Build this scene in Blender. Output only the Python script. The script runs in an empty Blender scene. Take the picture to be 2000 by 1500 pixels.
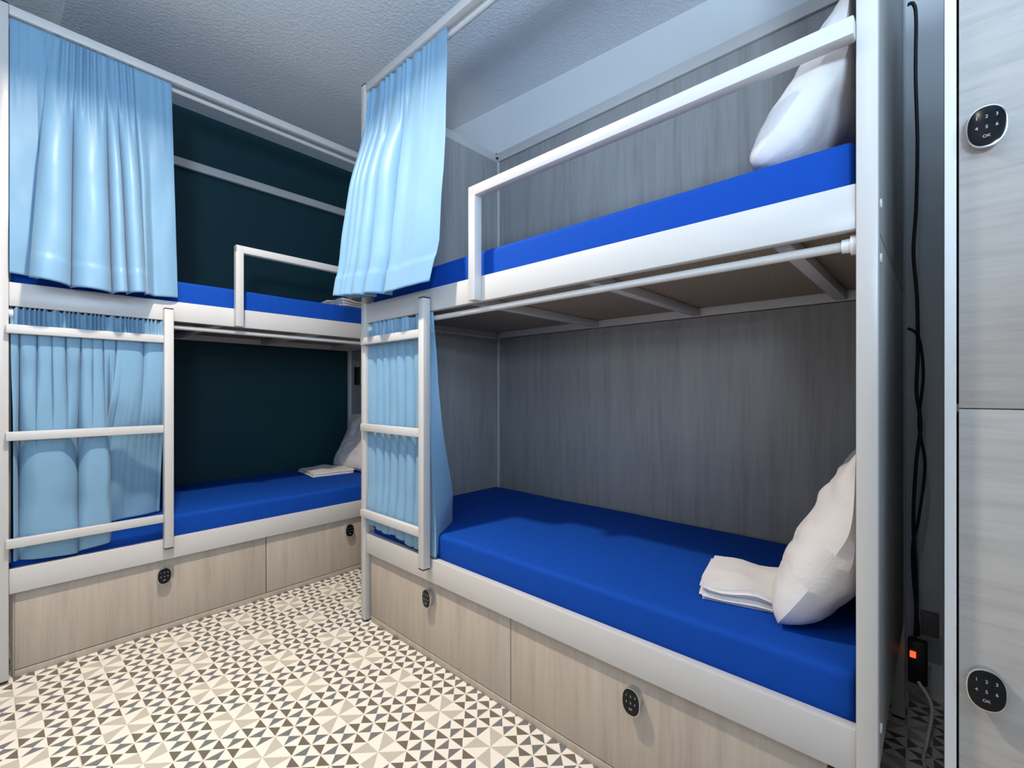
import bpy, bmesh, math, random
from mathutils import Vector, Matrix, noise
random.seed(4)
S = 1.15                       # camera height in metres; all plan numbers below are in camera heights
R_ = math.radians
C = bpy.context.scene.collection
scn = bpy.context.scene

# ---------------------------------------------------------------- camera, exposure
cam = bpy.data.cameras.new('camera'); co = bpy.data.objects.new('camera', cam); C.objects.link(co)
co.location = (0, 0, S); co.rotation_euler = (R_(90), 0, R_(41.4 - 90))
cam.sensor_width = 36; cam.lens = 902 / 2000 * 36; cam.shift_y = 14 / 2000
cam.clip_start = 0.02
scn.camera = co
scn.view_settings.view_transform = 'Standard'; scn.view_settings.look = 'None'
scn.view_settings.gamma = 1; scn.view_settings.use_curve_mapping = False
scn.view_settings.exposure = 0.0
w = bpy.data.worlds.new('world'); scn.world = w; w.use_nodes = True
w.node_tree.nodes['Background'].inputs[0].default_value = (0.5, 0.62, 0.8, 1)
w.node_tree.nodes['Background'].inputs[1].default_value = 0.2

def P(x, y, z): return Vector((x * S, y * S, (z + 1) * S))

def area(name, loc, target, power, col, size, size_y=None, spread=180):
    l = bpy.data.lights.new(name, 'AREA'); l.energy = power; l.color = col
    if size_y: l.shape = 'RECTANGLE'; l.size = size; l.size_y = size_y
    else: l.shape = 'DISK'; l.size = size
    l.spread = R_(spread)
    o = bpy.data.objects.new(name, l); C.objects.link(o); o.location = loc
    o.rotation_euler = (Vector(target) - Vector(loc)).to_track_quat('-Z', 'Y').to_euler()
    return o
LAMPS = [((0.30, 1.45), 42, (1.0, 0.86, 0.70), 0.10, 125), ((-0.75, 0.15), 6, (1.0, 0.88, 0.74), 0.10, 140)]  # second lamp is unseen, added as weak warm fill behind the camera
for i, ((lx, ly), pw, colr, sz, sprd) in enumerate(LAMPS):
    area('ceiling_lamp_light', P(lx, ly, 1.605), P(lx, ly, 0), pw, colr, sz, None, sprd)
# cool fill added behind the camera, as if from an unseen window
area('added_cool_fill', P(-0.35, -1.12, 0.95), P(0.65, 1.0, 1.9), 34, (0.50, 0.73, 1.0), 1.3, 0.7, 150)
# cool fill added to brighten the ceiling; its standing lamp is invented
UPL = (-0.42, -0.42, 0.42)
area('added_uplight_fill', P(*UPL), P(0.62, 0.75, 1.85), 34, (0.60, 0.79, 1.0), 0.30, None, 130)

# ---------------------------------------------------------------- materials
def mat(name, col=(0.8, 0.8, 0.8), rough=0.5, metal=0.0, spec=0.5):
    m = bpy.data.materials.new(name); m.use_nodes = True
    b = m.node_tree.nodes['Principled BSDF']
    b.inputs['Base Color'].default_value = (*col, 1); b.inputs['Roughness'].default_value = rough
    b.inputs['Metallic'].default_value = metal; b.inputs['Specular IOR Level'].default_value = spec
    return m
class G:
    def __init__(s, m): s.m = m; s.t = m.node_tree; s.b = s.t.nodes['Principled BSDF']
    def n(s, ty, **kw):
        nd = s.t.nodes.new(ty)
        for k, v in kw.items(): setattr(nd, k, v)
        return nd
    def l(s, a, b): s.t.links.new(a, b)
    def M(s, op, a, b=None, c=None):
        nd = s.n('ShaderNodeMath', operation=op)
        for i, v in enumerate((a, b, c)):
            if v is None: continue
            if isinstance(v, (int, float)): nd.inputs[i].default_value = v
            else: s.l(v, nd.inputs[i])
        return nd.outputs[0]
    def coord(s, scale=(1, 1, 1)):
        tc = s.n('ShaderNodeTexCoord'); mp = s.n('ShaderNodeMapping'); mp.inputs['Scale'].default_value = scale
        s.l(tc.outputs['Object'], mp.inputs['Vector']); return mp.outputs[0]
    def noise(s, vec, scale, detail=3, rough=0.5):
        nd = s.n('ShaderNodeTexNoise'); nd.inputs['Scale'].default_value = scale
        nd.inputs['Detail'].default_value = detail; nd.inputs['Roughness'].default_value = rough
        s.l(vec, nd.inputs['Vector']); return nd.outputs['Fac']
    def ramp(s, fac, stops):
        nd = s.n('ShaderNodeValToRGB'); e = nd.color_ramp.elements
        while len(e) < len(stops): e.new(0.5)
        for el, (p, c) in zip(e, stops): el.position = p; el.color = (*c, 1)
        s.l(fac, nd.inputs[0]); return nd.outputs[0]
    def bump(s, h, strength, dist=0.002):
        nd = s.n('ShaderNodeBump'); nd.inputs['Strength'].default_value = strength
        nd.inputs['Distance'].default_value = dist
        s.l(h, nd.inputs['Height']); s.l(nd.outputs[0], s.b.inputs['Normal'])

def m_laminate(name, cols, scale):
    m = mat(name, rough=0.42, spec=0.35); g = G(m)
    v = g.coord(scale)
    a = g.noise(v, 3.0, 6, 0.65); b = g.noise(v, 9.0, 4, 0.6)
    f = g.M('ADD', g.M('MULTIPLY', a, 0.65), g.M('MULTIPLY', b, 0.35))
    g.l(g.ramp(f, [(0.33, cols[0]), (0.47, cols[1]), (0.56, cols[2]), (0.68, cols[3])]), g.b.inputs['Base Color'])
    g.bump(b, 0.12, 0.001)
    return m
LAM = [(0.39, 0.325, 0.27), (0.46, 0.395, 0.335), (0.49, 0.425, 0.36), (0.53, 0.465, 0.40)]
M = {}
M['white_metal'] = mat('white_powder_coated_steel', (0.58, 0.563, 0.548), 0.32, 0, 0.5)
g = G(M['white_metal']); g.bump(g.noise(g.coord(), 900, 2), 0.05, 0.0005)
M['laminate'] = m_laminate('pale_ash_laminate_vertical', LAM, (9, 9, 0.55))
M['laminate_h'] = m_laminate('pale_ash_laminate_horizontal', [(0.37, 0.35, 0.335), (0.44, 0.42, 0.40), (0.47, 0.45, 0.43), (0.50, 0.48, 0.46)], (0.8, 0.8, 11))
M['panel'] = m_laminate('shade_greyed_ash_laminate', [(0.285, 0.28, 0.275), (0.345, 0.34, 0.335), (0.375, 0.37, 0.36), (0.41, 0.40, 0.39)], (9, 9, 0.5))  # same laminate as the drawers, with shade put into a greyer, darker tone
M['grey_panel'] = mat('grey_board_back', (0.30, 0.31, 0.32), 0.6)
M['chipboard'] = mat('brown_chipboard', (0.20, 0.145, 0.10), 0.85); g = G(M['chipboard'])
g.l(g.ramp(g.noise(g.coord(), 160, 3, 0.7), [(0.35, (0.16, 0.12, 0.085)), (0.5, (0.30, 0.235, 0.175)), (0.7, (0.42, 0.34, 0.26))]), g.b.inputs['Base Color'])
M['black'] = mat('black_plastic', (0.012, 0.012, 0.014), 0.4)
M['keypad'] = mat('black_glossy_keypad', (0.004, 0.005, 0.008), 0.15, 0, 0.25)
M['chrome'] = mat('satin_chrome', (0.62, 0.62, 0.63), 0.22, 1.0)
M['legend'] = mat('pale_grey_print', (0.5, 0.52, 0.54), 0.5)
M['white_plastic'] = mat('white_plastic', (0.78, 0.78, 0.77), 0.4)
M['shaded_plastic'] = mat('shade_darkened_plastic', (0.12, 0.12, 0.13), 0.5)  # white adapter plastic with the gap's shade put into its colour
M['grey_plastic'] = mat('grey_plastic', (0.35, 0.36, 0.38), 0.4)
M['red_lamp'] = mat('red_neon_switch', (0.9, 0.05, 0.02), 0.4)
M['red_lamp'].node_tree.nodes['Principled BSDF'].inputs['Emission Color'].default_value = (1, 0.10, 0.03, 1)
M['red_lamp'].node_tree.nodes['Principled BSDF'].inputs['Emission Strength'].default_value = 1.6
M['lamp_glow'] = mat('lamp_diffuser', (1, 1, 1), 0.4)
M['lamp_glow'].node_tree.nodes['Principled BSDF'].inputs['Emission Color'].default_value = (1, 0.87, 0.72, 1)
M['lamp_glow'].node_tree.nodes['Principled BSDF'].inputs['Emission Strength'].default_value = 6
M['sheet'] = mat('royal_blue_cotton', (0.003, 0.058, 0.36), 0.8, 0, 0.15); g = G(M['sheet'])
vv = g.coord((1, 1, 1)); g.bump(g.M('ADD', g.noise(g.coord((6, 6, 0.8)), 4, 4, 0.55), g.M('MULTIPLY', g.noise(vv, 700, 1), 0.03)), 0.35, 0.012)
M['curtain'] = mat('light_blue_satin', (0.245, 0.45, 0.63), 0.42, 0, 0.45); g = G(M['curtain'])
g.b.inputs['Sheen Weight'].default_value = 0.2
g.bump(g.M('ADD', g.noise(g.coord((1, 1, .6)), 14, 3), g.M('MULTIPLY', g.noise(g.coord(), 900, 1), 0.05)), 0.25, 0.004)
tr = g.n('ShaderNodeBsdfTranslucent'); tr.inputs[0].default_value = (0.15, 0.5, 0.85, 1)
mx = g.n('ShaderNodeMixShader'); mx.inputs[0].default_value = 0.22
g.l(g.b.outputs[0], mx.inputs[1]); g.l(tr.outputs[0], mx.inputs[2]); g.l(mx.outputs[0], g.t.nodes['Material Output'].inputs[0])
M['linen'] = mat('white_cotton', (0.76, 0.735, 0.73), 0.8, 0, 0.2); g = G(M['linen'])
g.bump(g.M('ADD', g.noise(g.coord((1, 1, 1)), 9, 4, 0.6), g.M('MULTIPLY', g.noise(g.coord(), 800, 1), 0.04)), 0.5, 0.014)
M['teal'] = mat('dark_teal_paint', (0.004, 0.040, 0.052), 0.62, 0, 0.35); g = G(M['teal']); g.bump(g.noise(g.coord(), 220, 3), 0.35, 0.002)
M['plaster'] = mat('white_rough_plaster', (0.80, 0.82, 0.84), 0.75, 0, 0.3); g = G(M['plaster'])
g.bump(g.noise(g.coord((1, 1, 1)), 55, 4, 0.65), 0.9, 0.008)
M['wall'] = mat('white_wall_paint', (0.74, 0.76, 0.78), 0.8, 0, 0.2); g = G(M['wall']); g.bump(g.noise(g.coord(), 120, 3), 0.3, 0.002)
M['glow_pane'] = mat('added_window_pane', (0.7, 0.8, 0.95), 0.1)
M['glow_pane'].node_tree.nodes['Principled BSDF'].inputs['Emission Color'].default_value = (0.6, 0.78, 1, 1)
M['glow_pane'].node_tree.nodes['Principled BSDF'].inputs['Emission Strength'].default_value = 0.8  # glowing pane of the added, unseen window

def m_floor():
    m = mat('geometric_cement_tiles', rough=0.38, spec=0.4); g = G(m)
    tc = g.n('ShaderNodeTexCoord'); sp = g.n('ShaderNodeSeparateXYZ'); g.l(tc.outputs['Object'], sp.inputs[0])
    u = 0.2195 / 4 * S
    x = g.M('DIVIDE', g.M('SUBTRACT', sp.outputs[0], 0.714 * S), u)
    y = g.M('DIVIDE', g.M('SUBTRACT', sp.outputs[1], 1.563 * S), u)
    cx = g.M('SUBTRACT', g.M('FLOORED_MODULO', g.M('ADD', x, 2.0), 4.0), 2.0)
    cy = g.M('SUBTRACT', g.M('FLOORED_MODULO', g.M('ADD', y, 2.0), 4.0), 2.0)
    ax, ay = g.M('ABSOLUTE', cx), g.M('ABSOLUTE', cy)
    star = g.M('LESS_THAN', g.M('MAXIMUM', ax, ay), 1.0)
    grey = g.M('GREATER_THAN', g.M('MULTIPLY', g.M('MULTIPLY', cx, cy), g.M('SUBTRACT', ax, ay)), 0.0)
    fx, fy = g.M('FRACT', x), g.M('FRACT', y)
    afx, afy = g.M('ABSOLUTE', g.M('SUBTRACT', fx, 0.5)), g.M('ABSOLUTE', g.M('SUBTRACT', fy, 0.5))
    par = g.M('FLOORED_MODULO', g.M('ADD', g.M('FLOOR', x), g.M('FLOOR', y)), 2.0)
    sg = g.M('SUBTRACT', 1.0, g.M('MULTIPLY', par, 2.0))
    dk = g.M('GREATER_THAN', g.M('MULTIPLY', g.M('SUBTRACT', afx, afy), sg), 0.02)
    edge = g.M('LESS_THAN', g.M('MAXIMUM', afx, afy), 0.478)
    dk = g.M('MULTIPLY', dk, edge)
    def mix(f, a, b):
        nd = g.n('ShaderNodeMix', data_type='RGBA'); g.l(f, nd.inputs[0])
        for i, c in ((6, a), (7, b)):
            if isinstance(c, tuple): nd.inputs[i].default_value = (*c, 1)
            else: g.l(c, nd.inputs[i])
        return nd.outputs[2]
    cream = (0.80, 0.745, 0.655)
    dark = mix(par, (0.150, 0.130, 0.105), (0.165, 0.170, 0.175))
    out = mix(star, mix(dk, cream, dark), mix(grey, cream, (0.50, 0.465, 0.395)))
    # tile joints, two tiles to a repeat
    jx = g.M('ABSOLUTE', g.M('SUBTRACT', g.M('ABSOLUTE', cx), 2.0)); jy = g.M('ABSOLUTE', g.M('SUBTRACT', g.M('ABSOLUTE', cy), 2.0))
    j = g.M('LESS_THAN', g.M('MINIMUM', jx, jy), 0.022)
    out = mix(j, out, (0.62, 0.57, 0.50))
    g.l(out, g.b.inputs['Base Color'])
    g.bump(g.noise(tc.outputs['Object'], 25, 3), 0.1, 0.001)
    return m
M['floor'] = m_floor()

# ---------------------------------------------------------------- mesh helpers (camera-height units in, metres out)
def rb(bm, x0, x1, y0, y1, z0, z1, bev=0.0, seg=2):
    a, b = P(x0, y0, z0), P(x1, y1, z1)
    r = bmesh.ops.create_cube(bm, size=1)
    vs = r['verts']
    for v in vs:
        v.co = Vector(((a.x + b.x) / 2 + v.co.x * (b.x - a.x), (a.y + b.y) / 2 + v.co.y * (b.y - a.y), (a.z + b.z) / 2 + v.co.z * (b.z - a.z)))
    if bev > 0:
        es = list({e for v in vs for e in v.link_edges})
        bmesh.ops.bevel(bm, geom=es, offset=bev * S, segments=seg, affect='EDGES', profile=0.5)
    return vs
def tube(bm, pts, r, n=14, cap=True):
    """round tube along metre points"""
    pts = [Vector(p) for p in pts]; rings = []
    up = None
    for i, p in enumerate(pts):
        d = (pts[min(i + 1, len(pts) - 1)] - pts[max(i - 1, 0)]).normalized()
        if up is None: up = d.orthogonal().normalized()
        up = (up - d * up.dot(d)).normalized(); sd = d.cross(up)
        rr = r[i] if isinstance(r, (list, tuple)) else r
        rings.append([bm.verts.new(p + (up * math.cos(2 * math.pi * k / n) + sd * math.sin(2 * math.pi * k / n)) * rr) for k in range(n)])
    for a, b in zip(rings, rings[1:]):
        for k in range(n): bm.faces.new((a[k], a[(k + 1) % n], b[(k + 1) % n], b[k]))
    if cap: bm.faces.new(rings[0][::-1]); bm.faces.new(rings[-1])
def catmull(pts, n=8):
    pts = [Vector(p) for p in pts]; out = []
    for i in range(len(pts) - 1):
        p0, p1, p2, p3 = pts[max(i - 1, 0)], pts[i], pts[i + 1], pts[min(i + 2, len(pts) - 1)]
        for k in range(n):
            t = k / n
            out.append(0.5 * ((2 * p1) + (p2 - p0) * t + (2 * p0 - 5 * p1 + 4 * p2 - p3) * t * t + (3 * p1 - p0 - 3 * p2 + p3) * t ** 3))
    out.append(pts[-1]); return out

class Frame:
    def __init__(s, x, y, deg): s.loc = Vector((x * S, y * S, 0)); s.rot = R_(deg)
    def w(s, p): return Matrix.Rotation(s.rot, 4, 'Z') @ Vector(p) + s.loc
ROOM = Frame(0, 0, 0)
RA = -1.52
def rframe(x, y):   # plan point measured along the right bunk's own directions
    v = Matrix.Rotation(R_(RA), 2) @ Vector((x, y)); return v.x, v.y
FL = Frame(0.015, 2.344, 0)                    # left bunk: local x along the bed, local y into the bed
FR = Frame(*rframe(1.03, 1.86), RA - 90)       # right bunk
FK = Frame(0, 0, RA)                           # locker and everything square to the right bunk

def props(o, label, cat, group=None):
    o['label'] = label; o['category'] = cat
    if group: o['group'] = group
    return o
def empty(name, fr, origin, label, cat, group=None):
    o = bpy.data.objects.new(name, None); C.objects.link(o); o.empty_display_size = 0.1
    og = P(*origin); o.location = fr.w(og); o.rotation_euler = (0, 0, fr.rot); o['_o'] = list(og)
    if label: props(o, label, cat, group)
    return o
def build(name, bm, m, parent=None, fr=None, origin=None, smooth=True, label=None):
    """parts are relative to their parent's origin; top-level meshes get their own origin"""
    og = Vector(parent['_o']) if parent is not None else P(*origin)
    for v in bm.verts: v.co -= og
    bmesh.ops.recalc_face_normals(bm, faces=bm.faces)
    me = bpy.data.meshes.new(name); bm.to_mesh(me); bm.free()
    for mm in (m if isinstance(m, list) else [m]): me.materials.append(M[mm])
    if smooth:
        for p in me.polygons: p.use_smooth = True
        me.set_sharp_from_angle(angle=R_(38))
    o = bpy.data.objects.new(name, me); C.objects.link(o)
    if parent is not None: o.parent = parent; o['_o'] = list(og)
    else: o.location = fr.w(og); o.rotation_euler = (0, 0, fr.rot)
    if label: o['label'] = label
    return o
def copy_tree(o, parent=None):
    c = o.copy(); C.objects.link(c)
    if parent is not None: c.parent = parent
    for ch in list(o.children): copy_tree(ch, c)
    return c
def box(name, m, parent, *b, bev=0.0015, **kw):
    bm = bmesh.new(); rb(bm, *b, bev=bev); return build(name, bm, m, parent, **kw)

# ---------------------------------------------------------------- the room
def struct(name, bm, m, smooth=False):
    o = build(name, bm, m, None, ROOM, (0, 0, -1), smooth); o['kind'] = 'structure'; return o
XW0, YW0 = -1.15, -1.25
def slab(name, m, *b):
    bm = bmesh.new(); rb(bm, *b); return struct(name, bm, m)
slab('floor', 'floor', XW0 - .1, 2.25, YW0 - .1, 3.3, -1.08, -1.0)
# the ceiling drops by a step over the part of the room with the bunks
bm = bmesh.new(); rb(bm, 0.214, 2.25, YW0 - .1, 3.3, 1.64, 1.95); rb(bm, XW0 - .1, 0.214, YW0 - .1, 3.3, 1.74, 1.95)
struct('ceiling', bm, 'plaster')
slab('wall_back', 'teal', XW0 - .1, 2.25, 3.19, 3.3, -1.0, 1.74)
slab('wall_left', 'wall', XW0 - .1, XW0, YW0, 3.19, -1.0, 1.74)
slab('wall_front', 'wall', XW0 - .1, 2.25, YW0 - .1, YW0, -1.0, 1.74)
slab('light_blocking_wall', 'wall', 1.14, 2.25, YW0, -.447, -1.0, 1.64)  # unseen wall, added to stop light leaking past the locker
# right wall runs slightly askew
bm = bmesh.new()
xw = lambda y: 1.9285 - 0.0449 * (y - 2.197)
pts = [(xw(3.19), 3.19), (2.25, 3.19), (2.25, YW0), (xw(YW0), YW0)]
lo = [bm.verts.new(P(x, y, -1.0)) for x, y in pts]; hi = [bm.verts.new(P(x, y, 1.64)) for x, y in pts]
bm.faces.new(lo); bm.faces.new(hi)
for k in range(4): bm.faces.new((lo[k], lo[(k + 1) % 4], hi[(k + 1) % 4], hi[k]))
struct('wall_right', bm, 'wall')
# unseen window, added behind the camera to go with the cool fill
we = bpy.data.objects.new('added_window_1', None); C.objects.link(we); we['kind'] = 'structure'; we['_o'] = [0, 0, 0]
bm = bmesh.new()
for b in ((-1.0, 0.3, 0.28, 0.32), (-1.0, 0.3, 1.18, 1.22)): rb(bm, b[0], b[1], YW0, YW0 + .03, b[2], b[3])
for x in (-1.0, -0.37, 0.26): rb(bm, x, x + .04, YW0, YW0 + .03, 0.32, 1.18)
build('added_window_frame', bm, 'white_metal', we)
bm = bmesh.new(); rb(bm, -.96, .26, YW0 + .004, YW0 + .012, .32, 1.18); build('added_window_pane', bm, 'glow_pane', we)
# ceiling lamps; the second is an added, unseen warm fill
for i, ((lx, ly), *_r) in enumerate(LAMPS):
    zc = 1.64 if lx > 0.214 else 1.74
    e = empty('ceiling_light', ROOM, (lx, ly, zc), ['round white ceiling light above the aisle between the two bunks', 'added, unseen round white ceiling light behind the camera by the added window'][i], 'ceiling light')
    bm = bmesh.new(); c = P(lx, ly, 0)
    tube(bm, [(c.x, c.y, (zc + 1) * S), (c.x, c.y, (zc + 1 - .012) * S)], .10, 40); build('lamp_housing', bm, 'white_plastic', e)
    bm = bmesh.new(); tube(bm, [(c.x, c.y, (zc + 1 - .012) * S), (c.x, c.y, (zc + 1 - .016) * S)], .085, 40); build('lamp_diffuser', bm, 'lamp_glow', e)

# unseen standing uplighter, added as a body for the cool ceiling fill
e = empty('added_uplighter', ROOM, (UPL[0], UPL[1], -1), 'added, unseen slim white standing uplighter on the floor behind the camera', 'lamp')
bm = bmesh.new(); c = P(UPL[0], UPL[1], -1); zt = (UPL[2] + 1) * S - .05
tube(bm, [c, c + Vector((0, 0, .02))], .14, 40); build('added_lamp_base', bm, 'white_plastic', e)
bm = bmesh.new(); tube(bm, [c + Vector((0, 0, .02)), Vector((c.x, c.y, zt - .10))], .012, 16); build('added_lamp_pole', bm, 'white_plastic', e)
bm = bmesh.new(); q = Vector((c.x, c.y, zt)); tube(bm, [q - Vector((0, 0, .12)), q - Vector((0, 0, .09)), q - Vector((0, 0, .04))], [.03, .10, .15], 40); build('added_lamp_bowl', bm, 'white_plastic', e)

# ---------------------------------------------------------------- keypad locks (local: x across, y into the surface, z up)
def text_mesh(bm, s, size, cx, cz, y, axis):
    cu = bpy.data.curves.new('t', 'FONT'); cu.body = s; cu.size = size; cu.align_x = 'CENTER'; cu.align_y = 'CENTER'; cu.extrude = 0.0002
    ob = bpy.data.objects.new('t', cu); C.objects.link(ob)
    bpy.context.view_layer.update()
    me = bpy.data.meshes.new_from_object(ob)
    bmt = bmesh.new(); bmt.from_mesh(me)
    for v in bmt.verts:
        px, pz, d = v.co.x, v.co.y, v.co.z
        v.co = axis(cx + px, y - d, cz + pz)
    tmp = bpy.data.meshes.new('tt'); bmt.to_mesh(tmp); bmt.free(); bm.from_mesh(tmp)
    bpy.data.objects.remove(ob); bpy.data.meshes.remove(me); bpy.data.meshes.remove(tmp); bpy.data.curves.remove(cu)
def lock(parent, c, axis):
    """c: centre in metres, axis(x,y,z) maps lock-local metres into the frame; y<0 is towards the viewer"""
    W, Hh = 0.0265, 0.0375
    def ring(bm, k, y, n=48):
        out = []
        for i in range(n):
            a = 2 * math.pi * i / n; ca, sa = math.cos(a), math.sin(a)
            q = 2 / 2.35
            out.append(bm.verts.new(axis(k * W * math.copysign(abs(ca) ** q, ca), y, k * Hh * math.copysign(abs(sa) ** q, sa))))
        return out
    def loft(prof, name, m):
        bm = bmesh.new(); rs = [ring(bm, k, y) for k, y in prof]
        for a, b in zip(rs, rs[1:]):
            for i in range(48): bm.faces.new((a[i], a[(i + 1) % 48], b[(i + 1) % 48], b[i]))
        bm.faces.new(rs[0]); bm.faces.new(rs[-1][::-1])
        build(name, bm, m, parent)
    loft([(0.93, 0.0), (0.96, -0.010), (1.02, -0.020), (1.05, -0.0235), (1.04, -0.0255), (0.985, -0.0262)], 'lock_housing', 'chrome')
    loft([(0.98, -0.0255), (0.97, -0.0270), (0.90, -0.0276)], 'lock_keypad', 'keypad')
    bm = bmesh.new()
    for s, x, z in (('1', -.0135, .017), ('2', 0, .017), ('3', .0135, .017), ('4', -.0135, -.002), ('5', 0, -.002), ('6', .0135, -.002), ('OK', 0, -.019)):
        text_mesh(bm, s, 0.0085 if s != 'OK' else 0.0075, x, z, -0.0277, axis)
    build('key_legend', bm, 'legend', parent, smooth=False)

# ---------------------------------------------------------------- one bunk bed in its own frame
LEN, DEP = 1.779, 0.84
TS = 0.032       # steel tube section
def make_bunk(fr, label):
    e = empty('bunk_bed', fr, (0, 0, -1), label, 'bunk bed')
    # posts
    for x in (0, LEN - TS):
        for y in (0, DEP - TS):
            bm = bmesh.new(); rb(bm, x, x + TS, y, y + TS, -0.994, 1.331, bev=.003)
            p = build('post', bm, 'white_metal', e)
            for z0, z1 in ((1.331, 1.336), (-1.0, -.994)):
                box('end_cap', 'black', p, x + .001, x + TS - .001, y + .001, y + TS - .001, z0, z1, bev=0)
    a, b = TS, LEN - TS
    # top frame
    for (n, x0, x1, y0, y1) in (('top_rail', a, b, .002, .002 + .03), ('top_rail', a, b, DEP - TS, DEP - .002), ('top_rail', .002, TS - .002, TS, DEP - TS), ('top_rail', LEN - TS + .002, LEN - .002, TS, DEP - TS)):
        zt = (1.298, 1.331) if y1 < .1 else (1.283, 1.331)
        box(n, 'white_metal', e, x0, x1, y0, y1, *zt, bev=.003)
    # bed frames: deep front boards and side rails, cross bars and chipboard
    for z0, z1 in ((.295, .378), (-.702, -.616)):
        box('side_board', 'white_metal', e, a, b, .0085, .034, z0, z1, bev=.003)
        box('side_board', 'white_metal', e, a, b, DEP - .034, DEP - .006, z0, z1, bev=.003)
        box('end_rail', 'white_metal', e, .006, .034, TS, DEP - TS, z0, z1, bev=.003)
        box('end_rail', 'white_metal', e, LEN - .034, LEN - .006, TS, DEP - TS, z0, z1, bev=.003)
        for x in (0.20, .685, 1.15, 1.62):
            if z0 < 0 or x > .3: box('cross_bar', 'white_metal', e, x - .016, x + .016, .034, DEP - .034, z0 + .002, z0 + .03, bev=.002)
        o = box('bed_base', 'chipboard', e, .036, LEN - .036, .036, DEP - .036, z0 + .031, z0 + .045, bev=0)
    # guard rail in front of the upper board
    bm = bmesh.new()
    gx = .728
    rb(bm, gx, gx + TS, -.024, .008, .295, .664, bev=.003)
    rb(bm, gx, LEN - TS, -.024, .008, .632, .665, bev=.003)
    build('guard_rail', bm, 'white_metal', e)
    # ladder
    lad = box('ladder', 'white_metal', e, .462, .494, -.030, .002, -.645, .338, bev=.003)
    for z0, z1 in ((-.649, -.645), (.338, .342)):
        box('end_cap', 'black', lad, .463, .493, -.029, .001, z0, z1, bev=0)
    for zc in (.214, -.155, -.524):
        bm = bmesh.new(); rb(bm, .024, .462, -.018, .003, zc - .0155, zc + .0155, bev=.0025); build('rung', bm, 'white_metal', lad)
    # panels: back, far and near ends, leaving slim light edges at the corner
    for z0, z1 in ((-.60, .292), (.300, 1.281)):
        box('back_panel', 'panel', e, .052, LEN - .04, DEP - .022, DEP - .008, z0, z1, bev=.0008)
        box('end_panel', 'panel', e, .024, .038, .040, DEP - .034, z0, z1, bev=.0008)
    for z0, z1 in ((-.700, .291), (.295, 1.281)):
        box('end_panel', 'panel', e, LEN - .016, LEN - .003, .034, DEP - .003, z0, z1, bev=.0008)
    box('corner_strip', 'white_metal', e, .038, .050, DEP - .034, DEP - .022, -.6, 1.281, bev=.001)
    # small bolt heads
    for x, y, z in ((.045, DEP - .034, 1.30), (.06, DEP - .034, .33)):
        bm = bmesh.new(); c = P(x, y, z); tube(bm, [(c.x, c.y, c.z), (c.x, c.y - .012, c.z)], .006, 10)
        build('bolt', bm, 'black', e)
    for z in (.345, .245, -.62):
        bm = bmesh.new(); c = P(LEN - .004, .055, z)
        tube(bm, [(c.x, c.y, c.z), (c.x + .006, c.y, c.z)], .010, 12); build('bolt', bm, 'white_plastic', e)
    # drawers
    for x0, x1, lx in ((.046, .872, .468), (.876, 1.70, 1.30)):
        d = box('drawer', 'laminate', e, x0, x1, .024, .038, -.974, -.706, bev=.0008)
        c = P(lx, .024, -.766)
        lock(d, c, lambda x, y, z, c=c: Vector((c.x + x, c.y + y, c.z + z)))
    box('plinth', 'laminate', e, .046, 1.70, .022, .036, -1.0, -.977, bev=.0008)
    box('plinth', 'laminate', e, .042, .0455, .024, .62, -1.0, -.706, bev=.0008)
    # curtain rods
    for z in (1.279, .272):
        y = .031
        bm = bmesh.new(); p0, p1 = P(TS, y + .002, z), P(LEN - TS, y + .002, z)
        tube(bm, [p0, p1], .0108, 20); r = build('curtain_rod', bm, 'white_metal', e)
        for x, s in ((TS, 1), (LEN - TS, -1)):
            c = P(x, y + .002, z); bm = bmesh.new()
            tube(bm, [c, c + Vector((s * .012, 0, 0)), c + Vector((s * .012, 0, 0)), c + Vector((s * .028, 0, 0))], [.021, .021, .0155, .0145], 20)
            build('rod_cup', bm, 'white_plastic', r)
    return e
bunk_left = make_bunk(FL, 'white steel bunk bed against the dark teal wall, on the left')
bunk_right = copy_tree(bunk_left)
bunk_right.location = FR.w(P(0, 0, -1)); bunk_right.rotation_euler = (0, 0, FR.rot)
bunk_right['label'] = 'white steel bunk bed on the right with open view into both beds'

# the left bunk stands straight against the painted wall: no wood panel behind it
for ch in list(bunk_left.children):
    if ch.name.startswith(('back_panel', 'corner_strip')): bpy.data.objects.remove(ch)

# ---------------------------------------------------------------- mattresses
def mattress(fr, z0, z1, label, seed):
    bm = bmesh.new()
    x0, x1, y0, y1 = .036, LEN - .036, .036, DEP - .038
    rb(bm, x0, x1, y0, y1, z0, z1, bev=.016, seg=4)
    bmesh.ops.subdivide_edges(bm, edges=[e for e in bm.edges if e.calc_length() > .3], cuts=24, use_grid_fill=True)
    for v in bm.verts:
        n = noise.noise(Vector((v.co.x * 3 + seed, v.co.y * 3, v.co.z * 3)))
        if v.co.z > (z1 + 1) * S - .03: v.co.z += n * .003
    return props(build('mattress', bm, 'sheet', None, fr, (LEN / 2, DEP / 2, z0)), label, 'mattress', 'mattresses in royal blue fitted sheets')
mattress(FL, -.657 , -.53, 'royal blue sheeted mattress on the lower left bunk, beside the teal wall', 1)
mattress(FL, .340, .472, 'royal blue sheeted mattress on the upper left bunk behind the short guard rail', 2)
mattress(FR, -.657, -.53, 'wide royal blue sheeted mattress on the lower right bunk under the folded linen', 3)
mattress(FR, .340, .472, 'royal blue sheeted mattress on the upper right bunk behind the long guard rail', 4)

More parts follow.
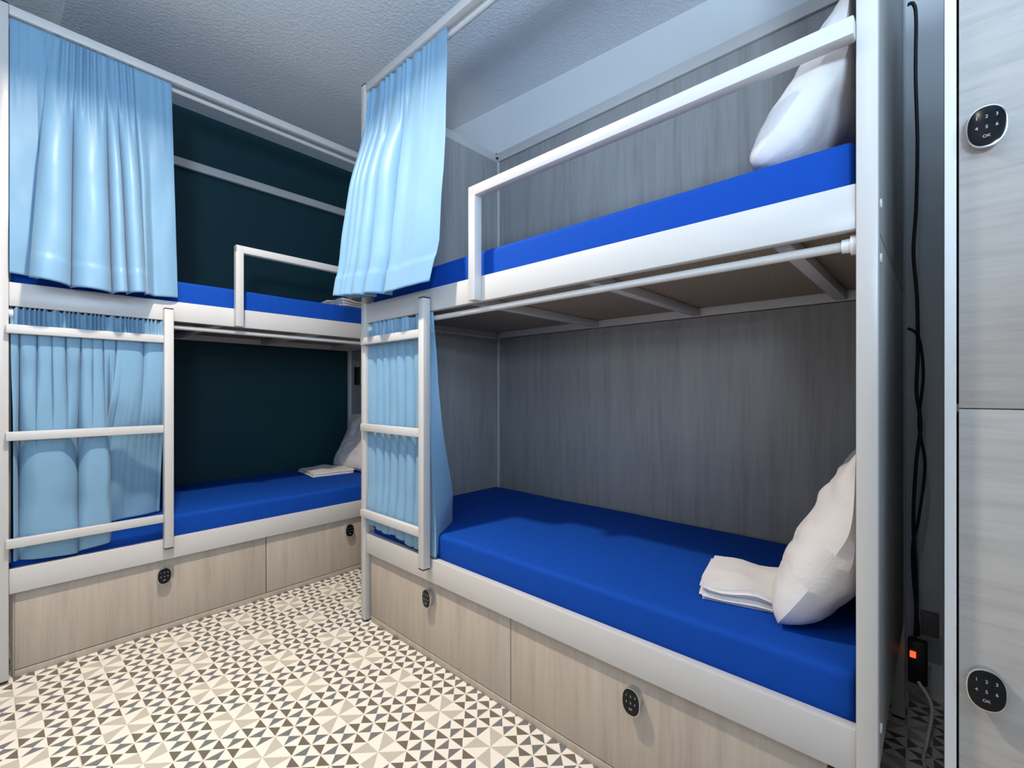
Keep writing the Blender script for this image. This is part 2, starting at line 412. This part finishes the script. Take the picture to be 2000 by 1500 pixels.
# ---------------------------------------------------------------- curtains
def lerp(a, b, t): return a + (b - a) * t
def sm(a, b, x):
    t = max(0, min(1, (x - a) / (b - a))); return t * t * (3 - 2 * t)
def interp(tab, s):
    if s <= tab[0][0]: return tab[0][1]
    for (a, va), (b, vb) in zip(tab, tab[1:]):
        if s <= b: return lerp(va, vb, (s - a) / (b - a))
    return tab[-1][1]
def curtain(fr, label, fn, ns=260, nt=90, z_origin=.4):
    bm = bmesh.new(); g_ = []
    for i in range(ns + 1):
        g_.append([bm.verts.new(P(*fn(i / ns, j / nt))) for j in range(nt + 1)])
    for i in range(ns):
        for j in range(nt): bm.faces.new((g_[i][j], g_[i + 1][j], g_[i + 1][j + 1], g_[i][j + 1]))
    o = build('curtain', bm, 'curtain', None, fr, (.27, .03, z_origin))
    for p in o.data.polygons: p.use_smooth = True
    md = o.modifiers.new('thickness', 'SOLIDIFY'); md.thickness = .0016; md.offset = 0
    return props(o, label, 'curtain', 'light blue bed curtains')
def gather(s, n, seed, sharp=.8):
    """irregular small pleats from a gathered header, -1..1"""
    ph = 2 * math.pi * (n * s + 1.3 * noise.noise(Vector((s * 5, seed, 0))))
    a = .55 + .45 * noise.noise(Vector((s * 11, seed, 4)))
    v = math.sin(ph); return math.copysign(abs(v) ** sharp, v) * a * 1.5
def fold(F, s, sharp=.5):
    th = 2 * math.pi * interp(F, s); c = abs(math.cos(th / 2))
    return math.sin(th), 1 - 2 * c ** sharp

def c_left_upper(s, t):
    E = sm(.145, .20, s) * (1 - sm(.74, .84, s))             # gathered middle that bulges forward
    F = [(0, -.9), (.12, -.6), (.18, .5), (.36, 1.5), (.56, 2.5), (.64, 3.5), (.76, 4.5), (.86, 5.0), (1, 5.45)]
    top = interp([(0, .034), (.18, .13), (.36, .20), (.56, .285), (.64, .315), (.76, .37), (1, .494)], s)
    bot = interp([(0, .033), (.15, .125), (.20, .079), (.36, .182), (.56, .294), (.64, .338), (.76, .396), (1, .513)], s)
    du, dv = fold(F, s)
    k = sm(.02, .55, t)
    A = lerp(.006, .007 + .030 * E, k)
    dec = .25 + .2 * noise.noise(Vector((s * 13, 2, 2)))
    g1 = gather(s, 17, 1) * (1 - sm(.02, dec + .15, t)) * (.15 + .85 * sm(.14, .18, s) * (1 - sm(.74, .8, s)))
    u = lerp(top, bot, t ** .9) + du * A * .10 * k * E
    v = .014 - .030 * t ** 1.1 - E * .060 * t ** 1.2 + dv * A * k + g1 * .007
    v += (1 - E) * .012 * t
    z = lerp(1.294, interp([(0, .405), (.15, .40), (.2, .385), (.36, .372), (.56, .366), (.8, .385), (1, .392)], s), t) + (1 - t) ** 10 * .005 * g1
    n = noise.noise(Vector((s * 7, t * 4, 3))) * .009 + noise.noise(Vector((s * 16, t * 9, 8))) * .003
    hem = .0035 * sm(.905, .912, t)
    return u, v + n * t - hem * E, z
curtain(FL, 'long light blue curtain gathered at the upper left bunk, upper left corner of the photo', c_left_upper, 300, 110)

def c_right_upper(s, t):
    F = [(0, -.2), (.06, .5), (.14, 1.5), (.23, 2.5), (.36, 3.5), (.56, 4.5), (.72, 5.05), (1, 5.4)]
    E = 1 - sm(.58, .72, s)
    du, dv = fold(F, s)
    k = sm(.02, .5, t)
    A = lerp(.006, .006 + .034 * E, k)
    dec = .22 + .2 * noise.noise(Vector((s * 13, 5, 2)))
    g1 = gather(s, 13, 5) * (1 - sm(.02, dec + .12, t)) * (1 - .75 * sm(.68, .8, s))
    ru = interp([(0, .574), (.45, .606), (.85, .622), (1, .592)], t)
    lu = interp([(0, .036), (.3, .018), (1, -.032)], t)
    fr_ = interp([(0, 0), (.56, lerp(.52, .53, t)), (1, 1)], s)
    u = lerp(lu, ru, fr_) + du * A * .12 * k * E
    v = .014 - .085 * t ** 1.15 + dv * A * k + g1 * .007
    if s > .62: v -= .014 * math.sin((s - .62) / .38 * math.pi) * t
    z = lerp(1.294, interp([(0, .405), (.3, .385), (.56, .372), (.6, .366), (1, .372)], s), t)
    n = noise.noise(Vector((s * 6, t * 3.5, 9))) * .010 + noise.noise(Vector((s * 14, t * 8, 1))) * .003
    return u, v + n * t - .0035 * sm(.905, .912, t), z
curtain(FR, 'light blue curtain hanging at the upper right bunk above its ladder', c_right_upper, 300, 110)

def softmin(v, lo=.006, w_=.006):
    return v if v > lo + w_ else lo + w_ * math.exp((v - lo - w_) / w_)
def ruffle(s, n, seed):
    ph = 2 * math.pi * (n * s + 1.6 * noise.noise(Vector((s * 8, seed, 0))))
    return math.sin(ph) * (.7 + .6 * noise.noise(Vector((s * 25, seed, 2)))), .5 + .5 * math.cos(ph + .6)
def c_left_lower(s, t):
    wv, wz = ruffle(s, 27, 2)
    F1 = [(0, 0), (.10, 1), (.2, 2), (.27, 3), (.37, 4), (.46, 5), (.52, 6), (.60, 7), (.7, 8), (1, 9)]
    F2 = [(0, .2), (.04, .5), (.22, 1.05), (.40, 1.5), (.51, 2.0), (.60, 2.5), (.66, 3.0), (.70, 3.5), (.80, 4.0), (1, 4.55)]
    E = 1 - sm(.60, .68, s)
    d1, f1 = fold(F1, s); d2, f2 = fold(F2, s, .42)
    hd = 1 - sm(.045, .10, t)
    k = sm(.10, .50, t); k1 = sm(.05, .12, t) * (1 - sm(.25, .62, t))
    zt = .287 + wz * .010
    zb = interp([(0, -.590), (.39, -.606), (.42, -.596), (.58, -.586), (.62, -.560), (.68, -.528), (1, -.524)], s)
    z = lerp(zt, zb, t) + (.016 * noise.noise(Vector((s * 8, 1, 5))) * t * (1 - t) * 3)
    out_v = interp([(0, .020), (.58, .019), (.68, .085), (.8, .12), (1, .135)], s)
    v = lerp(.018, out_v, t ** 1.4 if s < .62 else sm(.3, 1, t)) + .020 * E * sm(.10, .3, t) * (1 - sm(.78, .93, t))
    u = lerp(interp([(0, .036), (1, .468)], s), interp([(0, .038), (.40, .21), (.60, .305), (.66, .27), (1, .478)], s), sm(.1, .8, t))
    vv = v + wv * .0075 * hd - .006 * (1 - hd) * (1 - t) + f1 * .013 * k1 + f2 * k * (.006 + lerp(.026, .010, sm(.80, .94, t)) * E)
    u += d1 * .004 * k1 + d2 * k * .005 * E * (1 - sm(.95, 1, s))
    vv += noise.noise(Vector((s * 6, t * 5, 4))) * .012 * k
    return u, softmin(vv), z
curtain(FL, 'light blue curtain behind the ladder of the lower left bunk, hanging over the mattress edge', c_left_lower, 380, 110, -.5)

def c_right_lower(s, t):
    wv, wz = ruffle(s, 19, 6)
    F = [(0, 0), (.08, .5), (.17, 1.5), (.24, 2.5), (.33, 3.5), (.42, 4.5), (.52, 5.5), (.62, 6.5), (.74, 6.9), (.85, 7.1), (1, 7.4)]
    hd = 1 - sm(.045, .10, t); k = sm(.08, .3, t)
    E = 1 - sm(.62, .72, s)
    du, dv = fold(F, s)
    zb = interp([(0, -.575), (.25, -.592), (.3, -.58), (.5, -.602), (.62, -.600), (.85, -.612), (1, -.526)], s)
    z = lerp(.287 + wz * .009, zb, t)
    ue = interp([(0, .488), (.5, .487), (.85, .47), (1, .41)], t)
    ve = interp([(0, .018), (.5, .06), (.85, .13), (1, .175)], t)
    k8 = sm(.3, 1, t)
    u = interp([(0, .036), (.62, lerp(.42, .43, t)), (.85, lerp(.465, .507, k8)), (1, ue)], s)
    v = interp([(0, .018), (.62, .018), (.85, lerp(.024, .019, t)), (1, ve)], s) + .016 * E * sm(.10, .3, t) * (1 - sm(.78, .93, t))
    vv = v + wv * .0070 * hd + dv * k * (.003 + .015 * E * (1 - .55 * sm(.8, .94, t)))
    vv += noise.noise(Vector((s * 7, t * 4, 14))) * .008 * k
    return u + du * k * E * .002, softmin(vv), z
curtain(FR, 'light blue curtain behind the ladder of the lower right bunk with its edge flaring out', c_right_lower, 340, 110, -.5)

# ---------------------------------------------------------------- pillows and folded linen
def pillow(fr, base, lean, wid, hei, thick, label, seed, yaw=0):
    """base: centre of the lower edge (local units), leaning back towards +x by `lean` degrees from vertical"""
    bm = bmesh.new(); n = 46; top, bot = [], []
    def shape(a, b, sgn):
        ra, rb_ = abs(a), abs(b)
        e = max(0, (1 - ra ** 2.6)) * max(0, (1 - rb_ ** 2.6))
        h = thick / 2 * (e ** .45)
        # pinched corners
        pin = 1 - .07 * (ra * rb_) ** 3
        sx = a * (1 - .05 * (1 - rb_ ** 2) * 0) * pin * (1 - .035 * math.cos(b * 1.57) * (ra ** 4))
        sy = b * pin * (1 - .05 * math.cos(a * 1.57) * (rb_ ** 4))
        nn = 1.6 * noise.fractal(Vector((a * 2.2 + seed, b * 2.2, sgn)), 1.0, 2.0, 3)
        cr = abs(noise.noise(Vector((a * 3 + b * 4 + seed, b * 1.5 - a * 2, 7)))) ** .6
        h = h * (1 + .10 * nn) - .020 * (1 - cr) * e
        return sx * wid / 2, sy * hei / 2, sgn * h
    for sgn, g_ in ((1, top), (-1, bot)):
        for i in range(n + 1):
            row = []
            for j in range(n + 1):
                a, b = -1 + 2 * i / n, -1 + 2 * j / n
                x, y, h = shape(a, b, sgn)
                row.append(bm.verts.new((x, y + hei / 2, h)))
            g_.append(row)
        for i in range(n):
            for j in range(n): bm.faces.new((g_[i][j], g_[i + 1][j], g_[i + 1][j + 1], g_[i][j + 1]))
    bmesh.ops.remove_doubles(bm, verts=bm.verts, dist=.0004)
    # local axes: pillow x -> frame y (depth), pillow y -> up and back, pillow h -> frame -x (towards the bed)
    la = R_(lean); up = Vector((math.sin(la), 0, math.cos(la))); nr = Vector((-math.cos(la), 0, math.sin(la))); ax = Vector((0, 1, 0))
    rz = Matrix.Rotation(R_(yaw), 3, 'Z')
    for v in bm.verts:
        x, y, h = v.co
        bend = -.10 * (y / hei) ** 2 * hei                   # sags a little into the bed
        v.co = rz @ (ax * x + up * y + nr * (h + bend * 0 - .06 * math.sin(math.pi * y / hei) * hei * .6))
    zmin = min(v.co.z for v in bm.verts)
    og = P(*base)
    lim = (LEN - .045) * S - .004 * 0
    for v in bm.verts:
        v.co += og; v.co.z -= zmin
        if v.co.x > lim - .02: v.co.x = lim - .02 + .02 * (1 - math.exp(-(v.co.x - lim + .02) / .02))
    return props(build('pillow', bm, 'linen', None, fr, base), label, 'pillow', 'white bed pillows')
pillow(FR, (1.585, .42, -.530), 27, .64 * S, .46 * S, .20 * S, 'white pillow leaning at the end of the lower right bunk beside folded linen', 1, 0)
pillow(FR, (1.548, .345, .474), 36, .62 * S, .47 * S, .19 * S, 'white pillow leaning at the end of the upper right bunk behind the guard rail', 5, 0)
pillow(FL, (1.58, .46, -.530), 27, .60 * S, .42 * S, .16 * S, 'white pillow in shade at the far end of the lower left bunk', 9, 0)

def folded(fr, c, w, d, h, yaw, layers, label, seed):
    bm = bmesh.new()
    for k in range(layers):
        z0 = h * k / layers; hh = h / layers * .94
        off = Vector((random.uniform(-.006, .006), random.uniform(-.006, .006), 0)) + Vector((0, 0, 0))
        r = bmesh.ops.create_cube(bm, size=1); vs = r['verts']
        for v in vs: v.co = Vector((v.co.x * w, v.co.y * d, (v.co.z + .5) * hh + z0)) + off
        bmesh.ops.bevel(bm, geom=list({e for v in vs for e in v.link_edges}), offset=hh * .46, segments=4, affect='EDGES')
    bmesh.ops.subdivide_edges(bm, edges=[e for e in bm.edges if e.calc_length() > .06], cuts=8, use_grid_fill=True)
    m = Matrix.Rotation(R_(yaw), 3, 'Z'); og = P(*c)
    for v in bm.verts:
        n = noise.noise(Vector((v.co.x * 11 + seed, v.co.y * 11, v.co.z * 5))) * .016
        v.co.z += n * (v.co.z / h); v.co.x += n * .6
        v.co = m @ v.co + og
    return props(build('folded_linen', bm, 'linen', None, fr, c), label, 'linen', 'folded white bed linen')
folded(FR, (1.495, .30, -.530), .27, .27, .046, 12, 2, 'folded white linen lying in front of the pillow on the lower right bunk', 1)
folded(FL, (1.445, .56, -.530), .30, .34, .030, -8, 2, 'thin folded white linen lying in front of the pillow on the lower left bunk', 4)
folded(FL, (1.39, .20, .474), .25, .30, .055, 3, 3, 'folded white linen at the end of the upper left bunk beside the curtain', 7)

# ---------------------------------------------------------------- reading lamps and sockets at the far end of the left bunk
for z, lab in ((1.21, 'small grey reading lamp with black switch box at the head of the upper left bunk'), (.21, 'small grey reading lamp with black switch box at the head of the lower left bunk')):
    e = empty('reading_lamp', FL, (1.73, .70, z), lab, 'lamp', 'reading lamps at the head of the left bunk')
    box('switch_box', 'black', e, 1.742, 1.762, .685, .735, z - .165, z - .035, bev=.003)
    bm = bmesh.new(); c = P(1.738, .712, z)
    tube(bm, [c + Vector((.020, 0, 0)), c, c - Vector((.008, 0, 0))], [.012, .022, .026], 24); build('lamp_head', bm, 'grey_plastic', e)
    bm = bmesh.new(); tube(bm, [P(1.755, .712, z), P(1.755, .712, z - .036)], .007, 12); build('lamp_stem', bm, 'grey_plastic', e)

# ---------------------------------------------------------------- locker at the right edge
lx0, ly1 = 1.10, -.004
e = empty('locker', FK, (lx0, ly1, -1), 'tall pale wood locker with two keypad doors at the right edge', 'locker')
th = .0148
bm = bmesh.new()
rb(bm, lx0, lx0 + .52, ly1 - th, ly1, -1, .92); rb(bm, lx0, lx0 + .52, ly1 - .39, ly1 - .39 + th, -1, .92)
rb(bm, lx0 + .02, lx0 + .52, ly1 - .375, ly1 - th, .905, .92); rb(bm, lx0 + .02, lx0 + .52, ly1 - .375, ly1 - th, -.99, -.975)
rb(bm, lx0 + .505, lx0 + .519, ly1 - .375, ly1 - th, -.975, .905); rb(bm, lx0 + .02, lx0 + .505, ly1 - .375, ly1 - th, -.036, -.022)
build('carcass', bm, 'white_plastic', e)
for z0, z1, lz in ((-.975, -.0305, -.489), (-.0285, .915, .433)):
    d = box('door', 'laminate_h', e, lx0 + .002, lx0 + .016, ly1 - .372, ly1 - th - .0032, z0, z1, bev=.0006)
    c = P(lx0 + .002, -.054, lz)
    lock(d, c, lambda x, y, z, c=c: Vector((c.x + y, c.y - x, c.z + z)))

# ---------------------------------------------------------------- cables and power strip behind the right bunk
def cable(name, fr, pts, r, m, label):
    bm = bmesh.new(); tube(bm, catmull([P(*p) for p in pts], 10), r, 10)
    return props(build(name, bm, m, None, fr, pts[-1]), label, 'cable')
cable('power_cable', FK, [(1.84, .075, 1.17), (1.84, .062, 1.165), (1.845, .056, 1.12), (1.845, .057, .95), (1.85, .053, .75), (1.85, .056, .55), (1.85, .062, .42), (1.85, .054, .28), (1.85, .052, .12), (1.85, .055, 0), (1.85, .046, -.1), (1.85, .056, -.22), (1.85, .062, -.4), (1.85, .055, -.6), (1.845, .058, -.755)], .0055, 'black', 'long black cable hanging down the gap behind the right bunk')
cable('power_cable', FK, [(1.83, .074, .19), (1.84, .050, .16), (1.86, .040, .05), (1.86, .05, -.1), (1.86, .036, -.22), (1.86, .05, -.38), (1.86, .065, -.5), (1.86, .05, -.74)], .0045, 'black', 'second black cable twisted round the long one behind the right bunk')
cable('extension_lead', FK, [(1.80, .05, -.85), (1.78, .02, -.90), (1.74, .03, -.985), (1.66, .035, -.99), (1.55, .02, -.99), (1.50, .03, -.99)], .005, 'white_plastic', 'thin pale cable trailing on the floor behind the right bunk')
e = empty('power_strip', FK, (1.84, .06, -.86), 'socket strip with glowing red switch in the dark gap behind the right bunk', 'power strip')
box('strip_body', 'black', e, 1.84, 1.87, .03, .075, -.88, -.75, bev=.004)
box('switch', 'red_lamp', e, 1.834, 1.84, .056, .070, -.80, -.782, bev=.001)
e = empty('power_adapter', FK, (1.84, .0, -.72), 'white plug adapter, shade put into its colour, beside the cables in the gap behind the right bunk', 'adapter')
box('adapter_body', 'shaded_plastic', e, 1.86, 1.885, .005, .045, -.735, -.665, bev=.004)
for o in bpy.data.objects:
    if '_o' in o.keys(): del o['_o']
